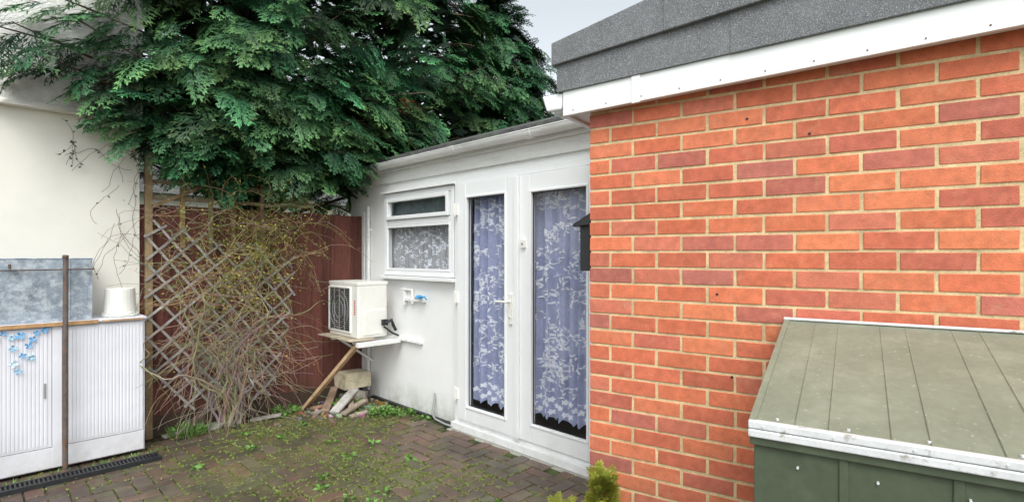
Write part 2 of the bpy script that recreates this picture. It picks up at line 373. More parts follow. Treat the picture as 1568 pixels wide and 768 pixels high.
frame(d,2.795+.106,3.49-.106,.194,1.934,.018,2.832,2.87); frame(d,2.012+.119,2.785-.119,.207,1.921,.018,2.837,2.87)
d.box((2.825,2.765,.09),(2.842,2.812,2.035))
d.obj('french_doors','upvc',E,bevel=.005)
d=MB()
def pane(mb,x,y0,y1,z0,z1): mb.poly([(x,y0,z0),(x,y0,z1),(x,y1,z1),(x,y1,z0)])
pane(d,2.87,2.905,3.38,.20,1.93); pane(d,2.87,2.13,2.662,.21,1.92); d.obj('door_glass','glass',E)
d=MB()
for (y0,y1,z0,z1) in ((2.918,3.368,.212,1.916),(2.149,2.648,.225,1.903)):
    frame(d,y0,y1,z0,z1,.006,2.862,2.868)
d.obj('glazing_gaskets','dark',E)
d=MB()
d.box((2.822,2.832,.93),(2.842,2.862,1.16)); d.tube([(2.83,2.847,1.10),(2.79,2.847,1.10),(2.782,2.87,1.10),(2.782,2.965,1.098)],.009,8)
d.tube([(2.826,2.847,.985),(2.815,2.847,.985)],.010,10)
for z in (.25,1.05,1.78):
    d.box((2.825,3.475,z),(2.862,3.51,z+.09)); d.tube([(2.83,3.502,z-.01),(2.83,3.502,z+.10)],.010,8)
d.box((2.825,2.70,1.50),(2.846,2.74,1.56))
d.obj('door_hardware','plastic',E,bevel=.002)
d=MB(); d.tube([(2.822,2.72,1.53),(2.826,2.72,1.53)],.009,10); d.tube([(2.8135,2.847,.985),(2.816,2.847,.985)],.005,8); d.obj('door_locks','gutt',E)
d=MB(); d.box((2.78,1.6,-.04),(2.898,3.56,-.002)); d.obj('threshold_strip','conc',E,bevel=.006)
d=MB(); d.box((2.86,1.6,-.004),(2.8995,4.9,.012)); d.obj('base_shadow_strip','dark',E,bevel=.004)  # added dark strip standing in for the shadow under sill and wall
d=MB(); frame(d,3.57,4.675,1.255,2.045,.045,2.868,2.94); d.box((2.872,3.615,1.735),(2.94,4.63,1.785))
frame(d,3.63,4.615,1.79,1.995,.035,2.85,2.90)
d.box((2.83,3.55,1.218),(2.90,4.70,1.25)); frame(d,3.617,4.628,1.302,1.733,.022,2.866,2.89)
d.box((2.835,3.545,2.05),(2.899,4.70,2.066))
d.obj('window_frame','upvc',E,bevel=.004)
d=MB(); pane(d,2.884,3.66,4.59,1.82,1.97); pane(d,2.884,3.63,4.62,1.31,1.73); d.obj('window_glass_panes','glass',E)
def cx(y,z,amp,wl,x0): return x0+amp*math.sin(y*2*math.pi/wl+1.6*math.sin(y*11)+.6*math.sin(z*1.5+y*5))+.35*amp*math.sin(y*2*math.pi/wl*2.3+z*1.3)
def curtain(name,y0,y1,z0,z1,amp,wl,x0,col,scal=0):
    mb=MB(); ny=int((y1-y0)/.005); nz=14; idx={}
    for i in range(ny+1):
        y=y0+(y1-y0)*i/ny
        zb=z0+scal*abs(math.sin(y*2*math.pi/.12))
        for j in range(nz+1):
            z=zb+(z1-zb)*j/nz; idx[i,j]=len(mb.v); mb.v.append((cx(y,z,amp,wl,x0),y,z))
            mb.c.append(col)
    for i in range(ny):
        for j in range(nz): mb.f.append((idx[i,j],idx[i+1,j],idx[i+1,j+1],idx[i,j+1])); mb.m.append(0)
    return mb.obj(name,'curtain',E,smooth=True)
AM,WLc,XC=.024,.10,2.955
curtain('door_curtain',2.88,3.42,.225,2.05,AM,WLc,XC,(.43,.46,.68),.03)
curtain('door_curtain_right',2.02,2.70,.25,2.05,AM,WLc,XC,(.43,.46,.68),.03)
curtain('window_curtain',3.6,4.64,1.27,1.74,.014,.07,2.96,(.50,.49,.51),.02)
curtain('window_top_curtain',3.6,4.64,1.74,2.02,.010,.10,2.97,(.22,.26,.27),0)
lc=MB()
def lpt(y,z,am,wl,x0): return (cx(y,z,am,wl,x0)-.0045,y,z)
def leafm(y,z,ang,L,Wd,pr):
    pts=[]
    for (s,q) in ((0,0),(.25,.7),(.5,1),(.8,.5),(1,0),(.8,-.5),(.5,-1),(.25,-.7)):
        a_=L*s; b_=Wd*.5*q; pts.append(lpt(y+a_*math.cos(ang)-b_*math.sin(ang),z+a_*math.sin(ang)+b_*math.cos(ang),*pr))
    lc.poly(pts)
def vines(y0,y1,z0,z1,pr,sp=.115,sc=1):
    n=int((y1-y0)*(z1-z0)/(sp*sp*.95))
    for q in range(n):
        y=U(y0+.02,y1-.02); z=U(z0,z1-.04); an=U(0,6.28); k_=random.choice((-1,1))*U(14,26)/sc; prev=(y,z); st=.010*sc
        for i in range(random.randint(8,13)):
            an+=k_*st; yy=prev[0]+math.cos(an)*st; zz=prev[1]+math.sin(an)*st
            if not(y0+.01<yy<y1-.01): break
            w_=.0018
            ny_,nz_=-math.sin(an)*w_,math.cos(an)*w_
            lc.poly([lpt(prev[0]-ny_,prev[1]-nz_,*pr),lpt(prev[0]+ny_,prev[1]+nz_,*pr),lpt(yy+ny_,zz+nz_,*pr),lpt(yy-ny_,zz-nz_,*pr)])
            prev=(yy,zz)
            if i%2==0: leafm(yy,zz,an+random.choice((-1,1))*U(.6,1.2),U(.020,.038)*sc,U(.009,.014)*sc,pr)
for (y0,y1,z0) in ((2.88,3.42,.24),(2.02,2.70,.265)):
    pr=(AM,WLc,XC); vines(y0,y1,z0+.16,1.97,pr,.078)
    y=y0+.04
    while y<y1-.03:
        for row in range(3):
            for pz in range(5):
                an=pz*1.2566+.3*row; leafm(y+(row%2)*.03,z0+.05+row*.045,an,.024,.014,pr)
        y+=.06
pr=(.014,.07,2.96); vines(3.6,4.64,1.30,1.74,pr,.062,.8)
lc.obj('lace_pattern','lace',E)
d=MB(); d.tube([(2.875,4.98,.06),(2.875,4.98,1.95)],.018,10); d.tube([(2.885,5.08,.4),(2.885,5.08,1.9)],.01,8)
for z in (.5,1.1,1.7): d.box((2.855,4.955,z),(2.899,5.005,z+.02))
d.tube([(2.87,4.18,1.0),(2.87,4.18,1.12),(2.87,4.35,1.125)],.014,8); d.box((2.86,4.0,1.02),(2.899,4.32,1.045)); d.box((2.858,4.30,.98),(2.899,4.33,1.14))
d.obj('wall_pipes','oldtrim',E,smooth=False)
d=MB(); d.tube([(2.885,3.86,.22),(2.87,3.84,.16),(2.84,3.83,.05),(2.83,3.78,.02),(2.82,3.62,.012),(2.83,3.5,.012)],.009,8); d.obj('waste_hose','gutt',E,smooth=True)
d=MB()
for k in range(5):
    d.tube([(2.86-.012*k,4.03,1.06),(2.855-.012*k,4.02,1.07+.012*(k%2))],.016-.002*(k%3),8,col=(.10,.35,.62))
d.tube([(2.84,4.03,1.055),(2.84,3.95,1.075),(2.84,3.92,1.05)],.008,6,col=(.05,.3,.6)); d.tube([(2.86,4.03,1.07),(2.86,4.12,1.06)],.01,6,col=(.5,.6,.7))
d.obj('outdoor_tap','blue',E)

# ------------------------------------------------------------------ AC
A=empty('air_conditioner_unit')
ax0,ax1,ay0,ay1,az0,az1=2.45,2.76,4.43,4.99,.68,1.195
d=MB(); d.box((ax0,ay0,az0),(ax1,ay1,az1)); d.obj('casing','plastic',A,bevel=.018,seg=4)
d=MB(); d.box((ax0-.004,ay0-.004,az1-.03),(ax1+.004,ay1+.004,az1+.004)); d.obj('top_cover','plastic',A,bevel=.008)
d=MB(); cyf,czf=4.765,.935
d.box((ax0-.003,4.56,.735),(ax0-.0015,4.965,1.14))
d.obj('fan_recess','dark',A)
d=MB()
for k in range(20):
    z=.745+k*.020; d.box((ax0-.011,4.556,z),(ax0-.008,4.966,z+.0034))
for y in (4.66,4.76,4.86): d.box((ax0-.014,y,.735),(ax0-.008,y+.004,1.145))
for rr_ in (.08,.13,.18): d.tube([(ax0-.014,cyf+rr_*math.cos(t),czf+rr_*math.sin(t)) for t in np.linspace(0,2*math.pi,25)],.0025,5,cap=False)
d.obj('fan_grille','gutt',A)
d=MB(); frame(d,4.548,4.974,.727,1.150,.012,ax0-.016,ax0+.002); d.obj('grille_surround','plastic',A,bevel=.002)
d=MB()
for k in range(4):
    t=k*math.pi/2; d.poly([(ax0-.0045,cyf,czf),(ax0-.0045,cyf+.17*math.cos(t),czf+.17*math.sin(t)),(ax0-.0045,cyf+.175*math.cos(t+.3),czf+.175*math.sin(t+.3)),(ax0-.0045,cyf+.17*math.cos(t+.6),czf+.17*math.sin(t+.6))])
d.obj('fan_blades','rust',A)
d=MB()
for k in range(7): d.box((ax0-.0015,4.475,.90+k*.020),(ax0+.001,4.50,.90+k*.020+.011),(.6,.05,.05))
d.obj('label','blue',A)
d=MB(); d.box((ax0+.06,ay0-.008,az0+.03),(ax1-.03,ay0+.002,az0+.26)); d.obj('service_cover','plastic',A,bevel=.006)
d=MB(); d.box((ax1-.075,ay0-.045,az0+.11),(ax1-.02,ay0-.008,az0+.165)); d.tube([(ax1-.05,ay0-.03,az0+.13),(ax1+.0,ay0-.07,az0+.16),(ax1+.04,ay0-.03,az0+.11),(ax1+.1,ay0+.02,az0+.05)],.016,8); d.tube([(ax1-.06,ay0-.03,az0+.10),(ax1-.0,ay0-.08,az0+.04),(ax1+.10,ay0-.03,az0-.0)],.010,8); d.obj('valve_pipes','dark',A,bevel=.004)
d=MB()
for y in (4.48,4.90): d.box((2.44,y,.628),(2.87,y+.04,.668))
d.beam((2.50,4.92,.64),(2.89,4.92,.36),.03,.02)
d.box((2.865,4.05,.632),(2.897,5.1,.655)); d.box((2.42,4.36,.615),(2.86,4.42,.655))
for yy_ in (4.12,4.22): d.tube([(2.86,yy_,.645),(2.84,yy_,.645)],.006,6)
d.obj('bracket','oldtrim',A,bevel=.003)
d=MB(); d.box((2.36,4.40,.668),(2.60,5.05,.680),(.42,.36,.27)); d.obj('support_board','oldwood',A,bevel=.003)
d=MB(); d.beam((2.47,4.45,.64),(2.19,4.97,.0),.08,.03,(.46,.31,.18)); d.obj('wooden_prop','oldwood',bevel=.003)
d=MB()
def offc(x,y,z,a,l,tilt,w_,h_,c): d.beam((x,y,z),(x+l*math.cos(a),y+l*math.sin(a),z+l*tilt),w_,h_,c)
offc(2.28,4.55,.03,.55,.36,.35,.09,.02,(.44,.42,.39)); offc(2.25,4.66,.02,.9,.40,.3,.07,.025,(.24,.17,.12)); offc(2.33,4.48,.02,.4,.32,.15,.06,.02,(.32,.26,.2))
offc(2.38,4.62,.06,.5,.30,.15,.05,.02,(.34,.2,.13)); offc(2.30,4.74,.02,.2,.45,.1,.06,.02,(.22,.19,.16)); offc(2.42,4.52,.02,1.0,.34,.15,.04,.03,(.38,.31,.24)); offc(2.22,4.86,.02,-.3,.3,.1,.05,.02,(.3,.18,.12))
offc(2.15,4.72,.01,.1,.42,.05,.05,.018,(.28,.24,.2)); offc(2.36,4.40,.01,.0,.36,.06,.045,.02,(.36,.3,.24))
d.box((2.45,4.6,-.03),(2.66,4.72,.04),(.26,.15,.12),jit=.014); d.box((2.5,4.74,-.03),(2.72,4.9,.10),(.20,.19,.17),jit=.016); d.box((2.52,4.70,.06),(2.68,4.82,.13),(.34,.31,.27),jit=.018)
d.box((2.50,4.76,.15),(2.78,4.98,.30),(.50,.44,.32),jit=.010)
for q in range(170):
    x,y=random.gauss(2.45,.22),random.gauss(4.72,.17)
    if x>2.85 or y>5.1: continue
    s=U(.008,.036); d.box((x,y,-.01),(x+s,y+s*U(.6,1.6),s*.6),tuple(k*U(.4,1.2) for k in random.choice(((.30,.26,.22),(.30,.17,.12),(.44,.42,.38)))),jit=s*.28)
d.obj('rubble_pile','oldwood',bevel=.004)
d=MB()
for (x,y,a_,l_) in ((1.05,4.98,.2,.28),(1.30,5.02,-.1,.3),(1.38,4.9,.6,.2),(1.7,4.95,-.5,.25)):
    d.beam((x,y,.0),(x+l_*math.cos(a_),y+l_*math.sin(a_),.03),.06,.02,(.30,.28,.25))
d.obj('broken_boards','oldwood',bevel=.003)

# ------------------------------------------------------------------ fence
F=empty('timber_fence')
d=MB(); x=.93
while x<2.88:
    wd=U(.098,.104); v=U(.72,1.2); c=(.165*v,.060*v,.046*v)
    h=1.86+U(-.006,.006); tw=U(-.003,.003)
    d.hexa([(x,5.165+tw,-.03),(x+wd+.01,5.155,-.03),(x+wd+.01,5.185,-.03),(x,5.185,-.03),(x,5.165+tw,h),(x+wd+.01,5.155,h),(x+wd+.01,5.185,h),(x,5.185,h)],c); x+=wd
d.obj('boards','fence',F,bevel=.002)
d=MB()
for z in (.4,1.0,1.6): d.box((.9,5.19,z),(2.9,5.24,z+.08),(.10,.04,.035))
d.box((.925,5.14,-.03),(2.88,5.153,.13),(.09,.05,.04)); d.obj('rails','fence',F)
d=MB(); oc=(.30,.21,.12)
d.box((.955,5.10,-.03),(1.005,5.15,2.27),oc)
for (x,h) in ((1.205,2.18),(1.42,2.15),(1.60,2.12),(1.85,2.10)): d.box((x,5.12,1.5),(x+.035,5.15,h),tuple(k*U(.7,1.2) for k in oc))
for z in (1.90,2.03): d.box((1.005,5.125,z),(2.3,5.143,z+.03),(.26,.20,.13))
d.beam((1.0,5.11,1.84),(1.5,5.11,2.10),.02,.03,oc)
d.obj('top_trellis','oldwood',F,bevel=.002)
T=MB()
poly=[(.975,1.72),(1.12,1.66),(2.12,1.42),(2.13,1.05),(1.93,.18),(1.28,.16),(.98,.55)]
def clip(px,pz,dx,dz):
    ts=[]
    for i in range(len(poly)):
        ax,az=poly[i];bx,bz=poly[(i+1)%len(poly)]; ex,ez=bx-ax,bz-az
        den=dx*ez-dz*ex
        if abs(den)<1e-9: continue
        t=((ax-px)*ez-(az-pz)*ex)/den; u=((ax-px)*dz-(az-pz)*dx)/den
        if 0<=u<=1: ts.append(t)
    return (min(ts),max(ts)) if len(ts)>=2 else None
for fam,(ang,yy) in enumerate(((math.radians(40),5.085),(math.radians(-52),5.097))):
    dx,dz=math.cos(ang),math.sin(ang)
    for k in range(-16,17):
        px,pz=1.5-dz*k*.125,.9+dx*k*.125
        r=clip(px,pz,dx,dz)
        if not r or r[1]-r[0]<.12: continue
        a0,a1=r[0]-U(0,.05),r[1]+U(0,.05); v=U(.75,1.15); wob=U(-.018,.018)
        T.beam((px+dx*a0,yy,pz+dz*a0+wob),(px+dx*a1,yy+.0,pz+dz*a1-wob),.007,.019,tuple(q*v for q in (.40,.38,.36)),up=(-dz,0,dx))
T.obj('diamond_trellis','oldwood',bevel=.0015)

# ------------------------------------------------------------------ shrub
SH=empty('climbing_shrub'); tw=MB(); P=[];D=[];Nn=[];Lg=[];W=[];C=[]
def walk(p,d,L,r0,steps,wob,grav=0,col=(.26,.19,.13)):
    pts=[Vector(p)]; d=Vector(d).normalized()
    for k in range(steps):
        d=(d+Vector((U(-wob,wob),U(-wob,wob)*.6,U(-wob,wob)-grav))).normalized()
        q=pts[-1]+d*L/steps
        if q.y>5.06: q.y=5.06; d.y=-abs(d.y)
        if q.y<4.6: q.y=4.6; d.y=abs(d.y)
        pts.append(q)
    tw.tube(pts,[max(.0013,r0*(1-.85*k/steps)) for k in range(steps+1)],4 if r0<.006 else 6,col=tuple(c*U(.7,1.3) for c in col),cap=False)
    return pts
mains=[]
for k in range(17):
    p=walk((1.54+U(-.08,.08),4.98+U(-.05,.04),-.03),(U(-.10,.26),U(-.15,.1),1),U(1.0,1.65),U(.006,.014),18,.34,col=(.36,.28,.21))
    mains.append(p)
allp=[q for p in mains for q in p if q.z>.55]
for k in range(380):
    if R()<.6: q=random.choice(allp)
    else: q=Vector((U(1.1,2.3),U(4.8,5.04),U(1.1,1.95)))
    d0=(U(-1,1),U(-.8,.1),U(-.3,1)); L=U(.3,.75)
    pts=walk(q,d0,L,U(.0018,.0040),8,.38,.14,col=(.32,.25,.15))
    for pt in pts[2:]:
        dens=math.exp(-((pt.x-1.70)/.55)**2)*(1 if pt.z>1.0 else .15)
        for h in range(4):
            if R()<dens*.85:
                P.append(tuple(pt+Vector((U(-.03,.03),U(-.03,.03),U(-.03,.03))))); D.append((U(-1,1),U(-1,1),U(-1,.6))); Nn.append((U(-1,1),U(-1,0),U(-.5,1)))
                Lg.append(U(.012,.026)); W.append(U(.007,.013)); v=U(.5,1.35)
                C.append((.29*v,.27*v,.05*v) if R()<.7 else (.13*v,.18*v,.05*v))
for k in range(240):
    q=random.choice(mains)[random.randint(3,12)]
    walk(q,(U(-1,1),U(-.5,.1),U(-.9,.5)),U(.2,.65),.002,7,.4,.14,col=(.36,.29,.22))
for k in range(2000):
    x,z=random.gauss(1.68,.27),random.gauss(1.58,.20)
    if z>2.1: continue
    P.append((x,U(4.78,5.05),z)); D.append((U(-1,1),U(-1,1),U(-1,.6))); Nn.append((U(-1,1),U(-1,0),U(-.5,1))); Lg.append(U(.012,.026)); W.append(U(.007,.013)); v=U(.4,1.3)
    C.append((.27*v,.25*v,.05*v) if R()<.65 else (.11*v,.16*v,.04*v))
tw.obj('stems','twig',SH,smooth=True); quads_obj('leaves',leafquads(P,D,Nn,Lg,W),C,'foliage',SH)

# ------------------------------------------------------------------ conifers
def frond(seed):
    r=np.random.default_rng(seed); P=[];D=[];N_=[];L_=[];W_=[];Tn=[]
    kx=r.uniform(-.25,.25)
    def axis(y): return np.array([kx*y*y,y,0])
    for i in range(9):
        t=.05+.92*i/9
        for sd in (-1,1):
            if r.random()<.06: continue
            L0=(.40*(1-t)**.8+.06)*r.uniform(.75,1.2); an=math.radians(r.uniform(32,48)); b=axis(t+r.uniform(-.025,.025))
            dr=np.array([sd*math.sin(an),math.cos(an),r.uniform(-.15,.15)])
            ns=max(2,int(L0/.11))
            P.append(b);D.append(dr);N_.append([0,0,1]);L_.append(L0*1.08);W_.append(.032);Tn.append(t*.5+.25)
            for s in range(ns):
                u=(s+.6)/ns
                for s2 in (-1,1):
                    a2=an+s2*sd*math.radians(r.uniform(24,40)); d2=np.array([sd*math.sin(a2),math.cos(a2),r.uniform(-.25,.25)])
                    P.append(b+dr*L0*u*.95);D.append(d2);N_.append([r.uniform(-.35,.35),r.uniform(-.35,.35),1]);L_.append((L0*.34*(1-u*.5)+.05)*r.uniform(.8,1.2));W_.append(.034);Tn.append(min(1,t*.5+u*.55))
    P.append(axis(.0));D.append([0,1,0]);N_.append([0,0,1]);L_.append(1.03);W_.append(.02);Tn.append(.4)
    Q=leafquads(np.array(P,float),np.array(D,float),np.array(N_,float),np.array(L_),np.array(W_))
    dp=r.uniform(.2,.55); y=Q[...,1]; Q[...,2]-=dp*y*y; Q[...,2]-=.4*np.abs(Q[...,0])**1.5
    T_=np.array(Tn); return Q,np.stack([T_*.75,T_,T_*1.2,T_],axis=1)
FR=[frond(s) for s in range(14)]
def conifer(name,tx,ty,H,Rm,zb,nl,nf,extra=[],seed=1,fscale=1,brown=()):
    r=random.Random(seed); e=empty(name); Qs=[];Cs=[]; limbs=MB()
    tp=[(tx+.04*math.sin(k),ty+.04*math.cos(k*1.3),H*.97*k/10-.06*(k==0)) for k in range(11)]
    limbs.tube(tp,[.17*(1-.93*k/10) for k in range(11)],8)
    def hull(z):
        f=max(0,min(1,(z-zb+.9)/1.0)); u=max(0,(z-2.4)/(H-2.4)); return Rm*f*max(0.05,(1-u**1.7))
    targets=[]
    for k in range(nl):
        z=zb+(H-zb)*r.random()**1.15; ph=r.uniform(0,2*math.pi)
        if math.sin(ph)>0.1 and r.random()<.8: ph=-ph
        rad=hull(z)*r.uniform(.66,1.18)
        targets.append((tx+rad*math.cos(ph),ty+rad*math.sin(ph),z,nf))
    targets+=[(a,b,c,n) for (a,b,c,n) in extra]
    for (x,y,z,n) in targets:
        end=Vector((x,y,z)); st=Vector((tx,ty,max(.8,min(H*.93,z-r.uniform(.1,.8)))))
        mid=st.lerp(end,.55)+Vector((0,0,r.uniform(.05,.25)))
        pts=[st,st.lerp(mid,.5)+Vector((0,0,.04)),mid,mid.lerp(end,.5)+Vector((0,0,.03)),end]
        limbs.tube(pts,[.03,.024,.016,.010,.004],5,cap=False)
        a=(end-mid).normalized(); side=a.cross(Vector((0,0,1))).normalized()
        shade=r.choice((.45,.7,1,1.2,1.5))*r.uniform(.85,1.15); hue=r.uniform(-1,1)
        drp=r.uniform(.1,.5)
        for k in range(n):
            s=(k+.5)/n; s=s**.8; p=mid.lerp(end,s)+Vector((r.uniform(-.09,.09),r.uniform(-.09,.09),r.uniform(-.07,.07)))
            sg=-1 if k%2 else 1; an=math.radians(r.uniform(10,65))*(1-.6*s)
            dd=(a*math.cos(an)+side*sg*math.sin(an)+Vector((0,0,-drp-r.uniform(-.2,.35)))+Vector((r.uniform(-.2,.2),r.uniform(-.2,.2),0))).normalized()
            up=Vector((r.uniform(-.45,.45),r.uniform(-.45,.45),1))+a*.8; bz=(up-dd*up.dot(dd)).normalized(); bx=dd.cross(bz)
            sc=r.uniform(.20,.42)*fscale
            Q,Tt=FR[r.randrange(14)]
            M3=np.array([list(bx),list(dd),list(bz)])*sc
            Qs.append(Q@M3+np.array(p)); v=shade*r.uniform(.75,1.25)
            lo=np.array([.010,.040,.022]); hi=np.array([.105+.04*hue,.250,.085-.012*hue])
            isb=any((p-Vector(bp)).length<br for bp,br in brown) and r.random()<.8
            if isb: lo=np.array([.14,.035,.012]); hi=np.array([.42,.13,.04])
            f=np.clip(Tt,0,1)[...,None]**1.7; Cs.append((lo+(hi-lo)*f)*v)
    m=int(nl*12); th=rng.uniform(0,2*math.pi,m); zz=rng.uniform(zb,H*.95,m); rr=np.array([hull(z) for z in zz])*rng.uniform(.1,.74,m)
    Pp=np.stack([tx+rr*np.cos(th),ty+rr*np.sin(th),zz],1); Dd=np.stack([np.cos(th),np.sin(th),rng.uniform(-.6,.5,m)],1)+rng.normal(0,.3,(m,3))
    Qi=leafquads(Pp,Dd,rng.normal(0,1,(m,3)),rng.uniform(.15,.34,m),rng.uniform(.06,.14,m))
    Qs.append(Qi); Cs.append(np.repeat(np.array([[.010,.026,.015]])[None],m,0).repeat(4,1)*rng.uniform(.5,1.3,(m,1,1)))  # near-black filler leaves: the crown's inner shade put into their colour
    limbs.obj('trunk_and_limbs','bark',e,smooth=True)
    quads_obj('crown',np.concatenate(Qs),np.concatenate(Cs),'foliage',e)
    return sum(len(q) for q in Qs)
ex=[]
rr=random.Random(5)
for k in range(32): ex.append((rr.uniform(.75,1.3),rr.uniform(4.75,5.3),rr.uniform(2.6,4.6),12))
for (a_,b_,c_) in ((.30,4.80,2.80),(.16,4.72,2.95),(.48,4.8,2.72),(.62,4.85,2.62),(.75,4.85,2.5),(.86,4.8,2.45),(.45,4.75,3.1),(.28,4.7,3.2),(.65,4.75,3.15),(.42,4.7,3.45),(.55,4.6,3.6),(.95,4.85,2.42),(.85,4.8,2.9),(.9,4.8,2.6),(.05,4.7,2.9),(1.1,4.8,2.3)): ex.append((a_,b_,c_,11))
for k in range(66): ex.append((rr.uniform(1.15,2.8),rr.uniform(4.5,5.1),rr.uniform(2.2,3.3),14))
for k in range(26): ex.append((rr.uniform(2.5,3.6),rr.uniform(4.6,5.3),rr.uniform(2.55,3.3),12))
n1=conifer('conifer_tree',2.2,6.3,7.2,1.65,2.3,165,15,ex,seed=3,brown=(((3.0,4.9,2.95),.16),))
n2=conifer('conifer_tree',4.2,6.6,7.0,1.75,2.3,160,14,[(3.3+rr.uniform(-.5,.5),5.6+rr.uniform(-.4,.3),rr.uniform(3,5),13) for k in range(18)],seed=4,fscale=1.12,brown=(((4.1,5.2,4.2),.42),((3.6,5.1,3.4),.28)))
n3=conifer('conifer_tree',6.1,6.7,6.0,1.6,2.3,110,13,[],seed=5,fscale=1.2)
print('frond quads',n1,n2,n3)

# ------------------------------------------------------------------ left house
Hh=empty('rendered_house')
d=MB(); d.box((-4,5.10,-.06),(.915,11,2.49)); d.obj('lower_wall','cream',Hh)
d=MB(); d.box((-4,5.065,2.52),(.93,11.03,5.6)); d.obj('upper_wall','pebble',Hh)
d=MB(); d.hexa([(-4,5.02,2.485),(.94,5.02,2.485),(.94,11,2.485),(-4,11,2.485),(-4,5.06,2.53),(.935,5.06,2.53),(.935,11,2.53),(-4,11,2.53)]); d.obj('bell_cast','cream',Hh,bevel=.006)
d=MB(); d.hexa([(-4.3,4.95,5.6),(1.1,4.95,5.6),(1.1,11.3,5.6),(-4.3,11.3,5.6),(-4.3,8,7.4),(1.1,8,7.4),(1.1,8.1,7.4),(-4.3,8.1,7.4)]); d.obj('roof','feltdark',Hh)
d=MB()
def vine(p,L,st):
    pts=[Vector(p)]; dd=Vector((U(-.6,.3),0,U(-1,.2))).normalized()
    for k in range(st):
        dd=(dd+Vector((U(-.5,.45),U(-.1,.1),U(-.55,.35)))).normalized(); q=pts[-1]+dd*L/st; q.y=max(4.99,min(5.09,q.y)); q.x=min(q.x,.93); pts.append(q)
    d.tube(pts,.0014,4,col=(.14,.11,.08),cap=False); return pts
P=[];D=[];Nn=[];Lg=[];W=[];C=[]
for k in range(15):
    for q in vine((U(.74,.93),5.05,U(1.6,2.35)),U(.3,.7),14):
        if R()<.12: P.append(tuple(q));D.append((U(-1,1),-.3,U(-1,.5)));Nn.append((0,-1,.2));Lg.append(.025);W.append(.013);C.append((.08,.09,.03))
for k in range(5):
    for q in vine((.50,5.06,2.28),U(.1,.2),8):
        if R()<.5: P.append(tuple(q));D.append((U(-1,1),-.3,U(-1,.5)));Nn.append((0,-1,.2));Lg.append(.025);W.append(.013);C.append((.05,.05,.03))
v_=empty('wall_vine'); d.obj('vine_stems','twig',v_); quads_obj('vine_leaves',leafquads(P,D,Nn,Lg,W),C,'foliage',v_)

# ------------------------------------------------------------------ cabinet etc
Cb=empty('storage_cabinet')
d=MB(); d.box((-1.2,4.72,.02),(.88,5.08,.985)); d.obj('carcass','cab',Cb,bevel=.003)
d=MB(); d.box((-1.2,4.685,.985),(.885,5.08,1.0)); d.obj('worktop','cab',Cb,bevel=.002)
d=MB(); d.box((-1.2,4.68,.975),(.60,4.686,1.0),(.45,.27,.13)); d.box((.62,4.681,.98),(.86,4.686,.992),(.40,.26,.15)); d.obj('worktop_edge','oldwood',Cb)
d=MB()
for (a_,b_) in ((-1.15,-.42),(-.40,.355),(.41,.865)):
    d.box((a_,4.705,.17),(b_,4.72,.965))
    x=a_+.02
    while x<b_-.025: d.box((x,4.702,.185),(x+.013,4.706,.95)); x+=.020
d.box((.358,4.702,.03),(.408,4.719,.97)); d.box((-1.18,4.706,.03),(.87,4.7195,.165))
d.obj('ribbed_doors','cab',Cb,bevel=.001)
d=MB(); d.box((.315,4.695,.50),(.325,4.702,.60)); d.obj('door_pull','gutt',Cb,bevel=.002)
d=MB()
for (x,z) in ((.03,.93),(.12,.95),(.20,.93),(.28,.94),(.06,.86),(.165,.85),(.21,.80),(.17,.75),(.25,.78),(.24,.86),(-.05,.9),(-.15,.92),(.32,.955),(.19,.70),(.08,.92),(.16,.92),(.26,.90)):
    n=4; r0=U(.016,.026); a0=U(0,1.5); cc=random.choice([(.12,.38,.68),(.3,.55,.75),(.55,.68,.78),(.10,.32,.6)])
    for k in range(n):
        a_=a0+k*2*math.pi/n
        pts=[(x,4.694,z)]+[(x+r0*math.cos(a_+q)*w_,4.690-.008*R(),z+r0*math.sin(a_+q)*w_) for q,w_ in ((-.5,.7),(-.3,1),(.1,1.08),(.4,.95),(.55,.7))]
        d.poly(pts,cc)
d.obj('flower_decoration','blue',Cb)
d=MB()
d.box((-.9,4.74,1.002),(.575,4.745,1.425)); d.box((-.9,5.03,1.002),(.575,5.035,1.425)); d.box((.57,4.745,1.002),(.575,5.03,1.425)); d.box((-.9,4.745,1.002),(.57,5.03,1.01))
d.tube([(-.9,4.74,1.425),(.577,4.74,1.425),(.577,5.035,1.425),(-.9,5.035,1.425)],.005,6)
for x in (-.2,.45): d.box((x,4.735,1.01),(x+.004,4.74,1.42))
d.obj('galvanised_tank','galv',bevel=.001)
d=MB(); d.tube([(-.8,4.715,1.345),(.585,4.715,1.352)],.005,6); d.tube([(.15,4.71,1.39),(.15,4.71,1.36)],.008,6); d.obj('metal_rod','rust')
d=MB(); nb=24
prof=[(.0,1.205),(.086,1.205),(.092,1.20),(.093,1.19),(.101,1.03),(.112,1.028),(.113,1.003),(.104,1.003)]
bx_,by_=.752,4.86
for i in range(len(prof)-1):
    for k in range(nb):
        t0=2*math.pi*k/nb;t1=2*math.pi*(k+1)/nb
        (r0,za),(r1,zb_)=prof[i],prof[i+1]
        d.poly([(bx_+r0*math.cos(t0),by_+r0*math.sin(t0),za),(bx_+r0*math.cos(t1),by_+r0*math.sin(t1),za),(bx_+r1*math.cos(t1),by_+r1*math.sin(t1),zb_),(bx_+r1*math.cos(t0),by_+r1*math.sin(t0),zb_)])
hd=[(bx_+.113*math.cos(t),by_+.113*math.sin(t)-.02*math.sin(math.pi*(t-3.6)/3.0),1.04-.03*math.sin(math.pi*(t-3.6)/3.0)) for t in np.linspace(3.6,6.6,12)]
d.tube(hd,.003,5)
d.obj('upturned_bucket','plastic')
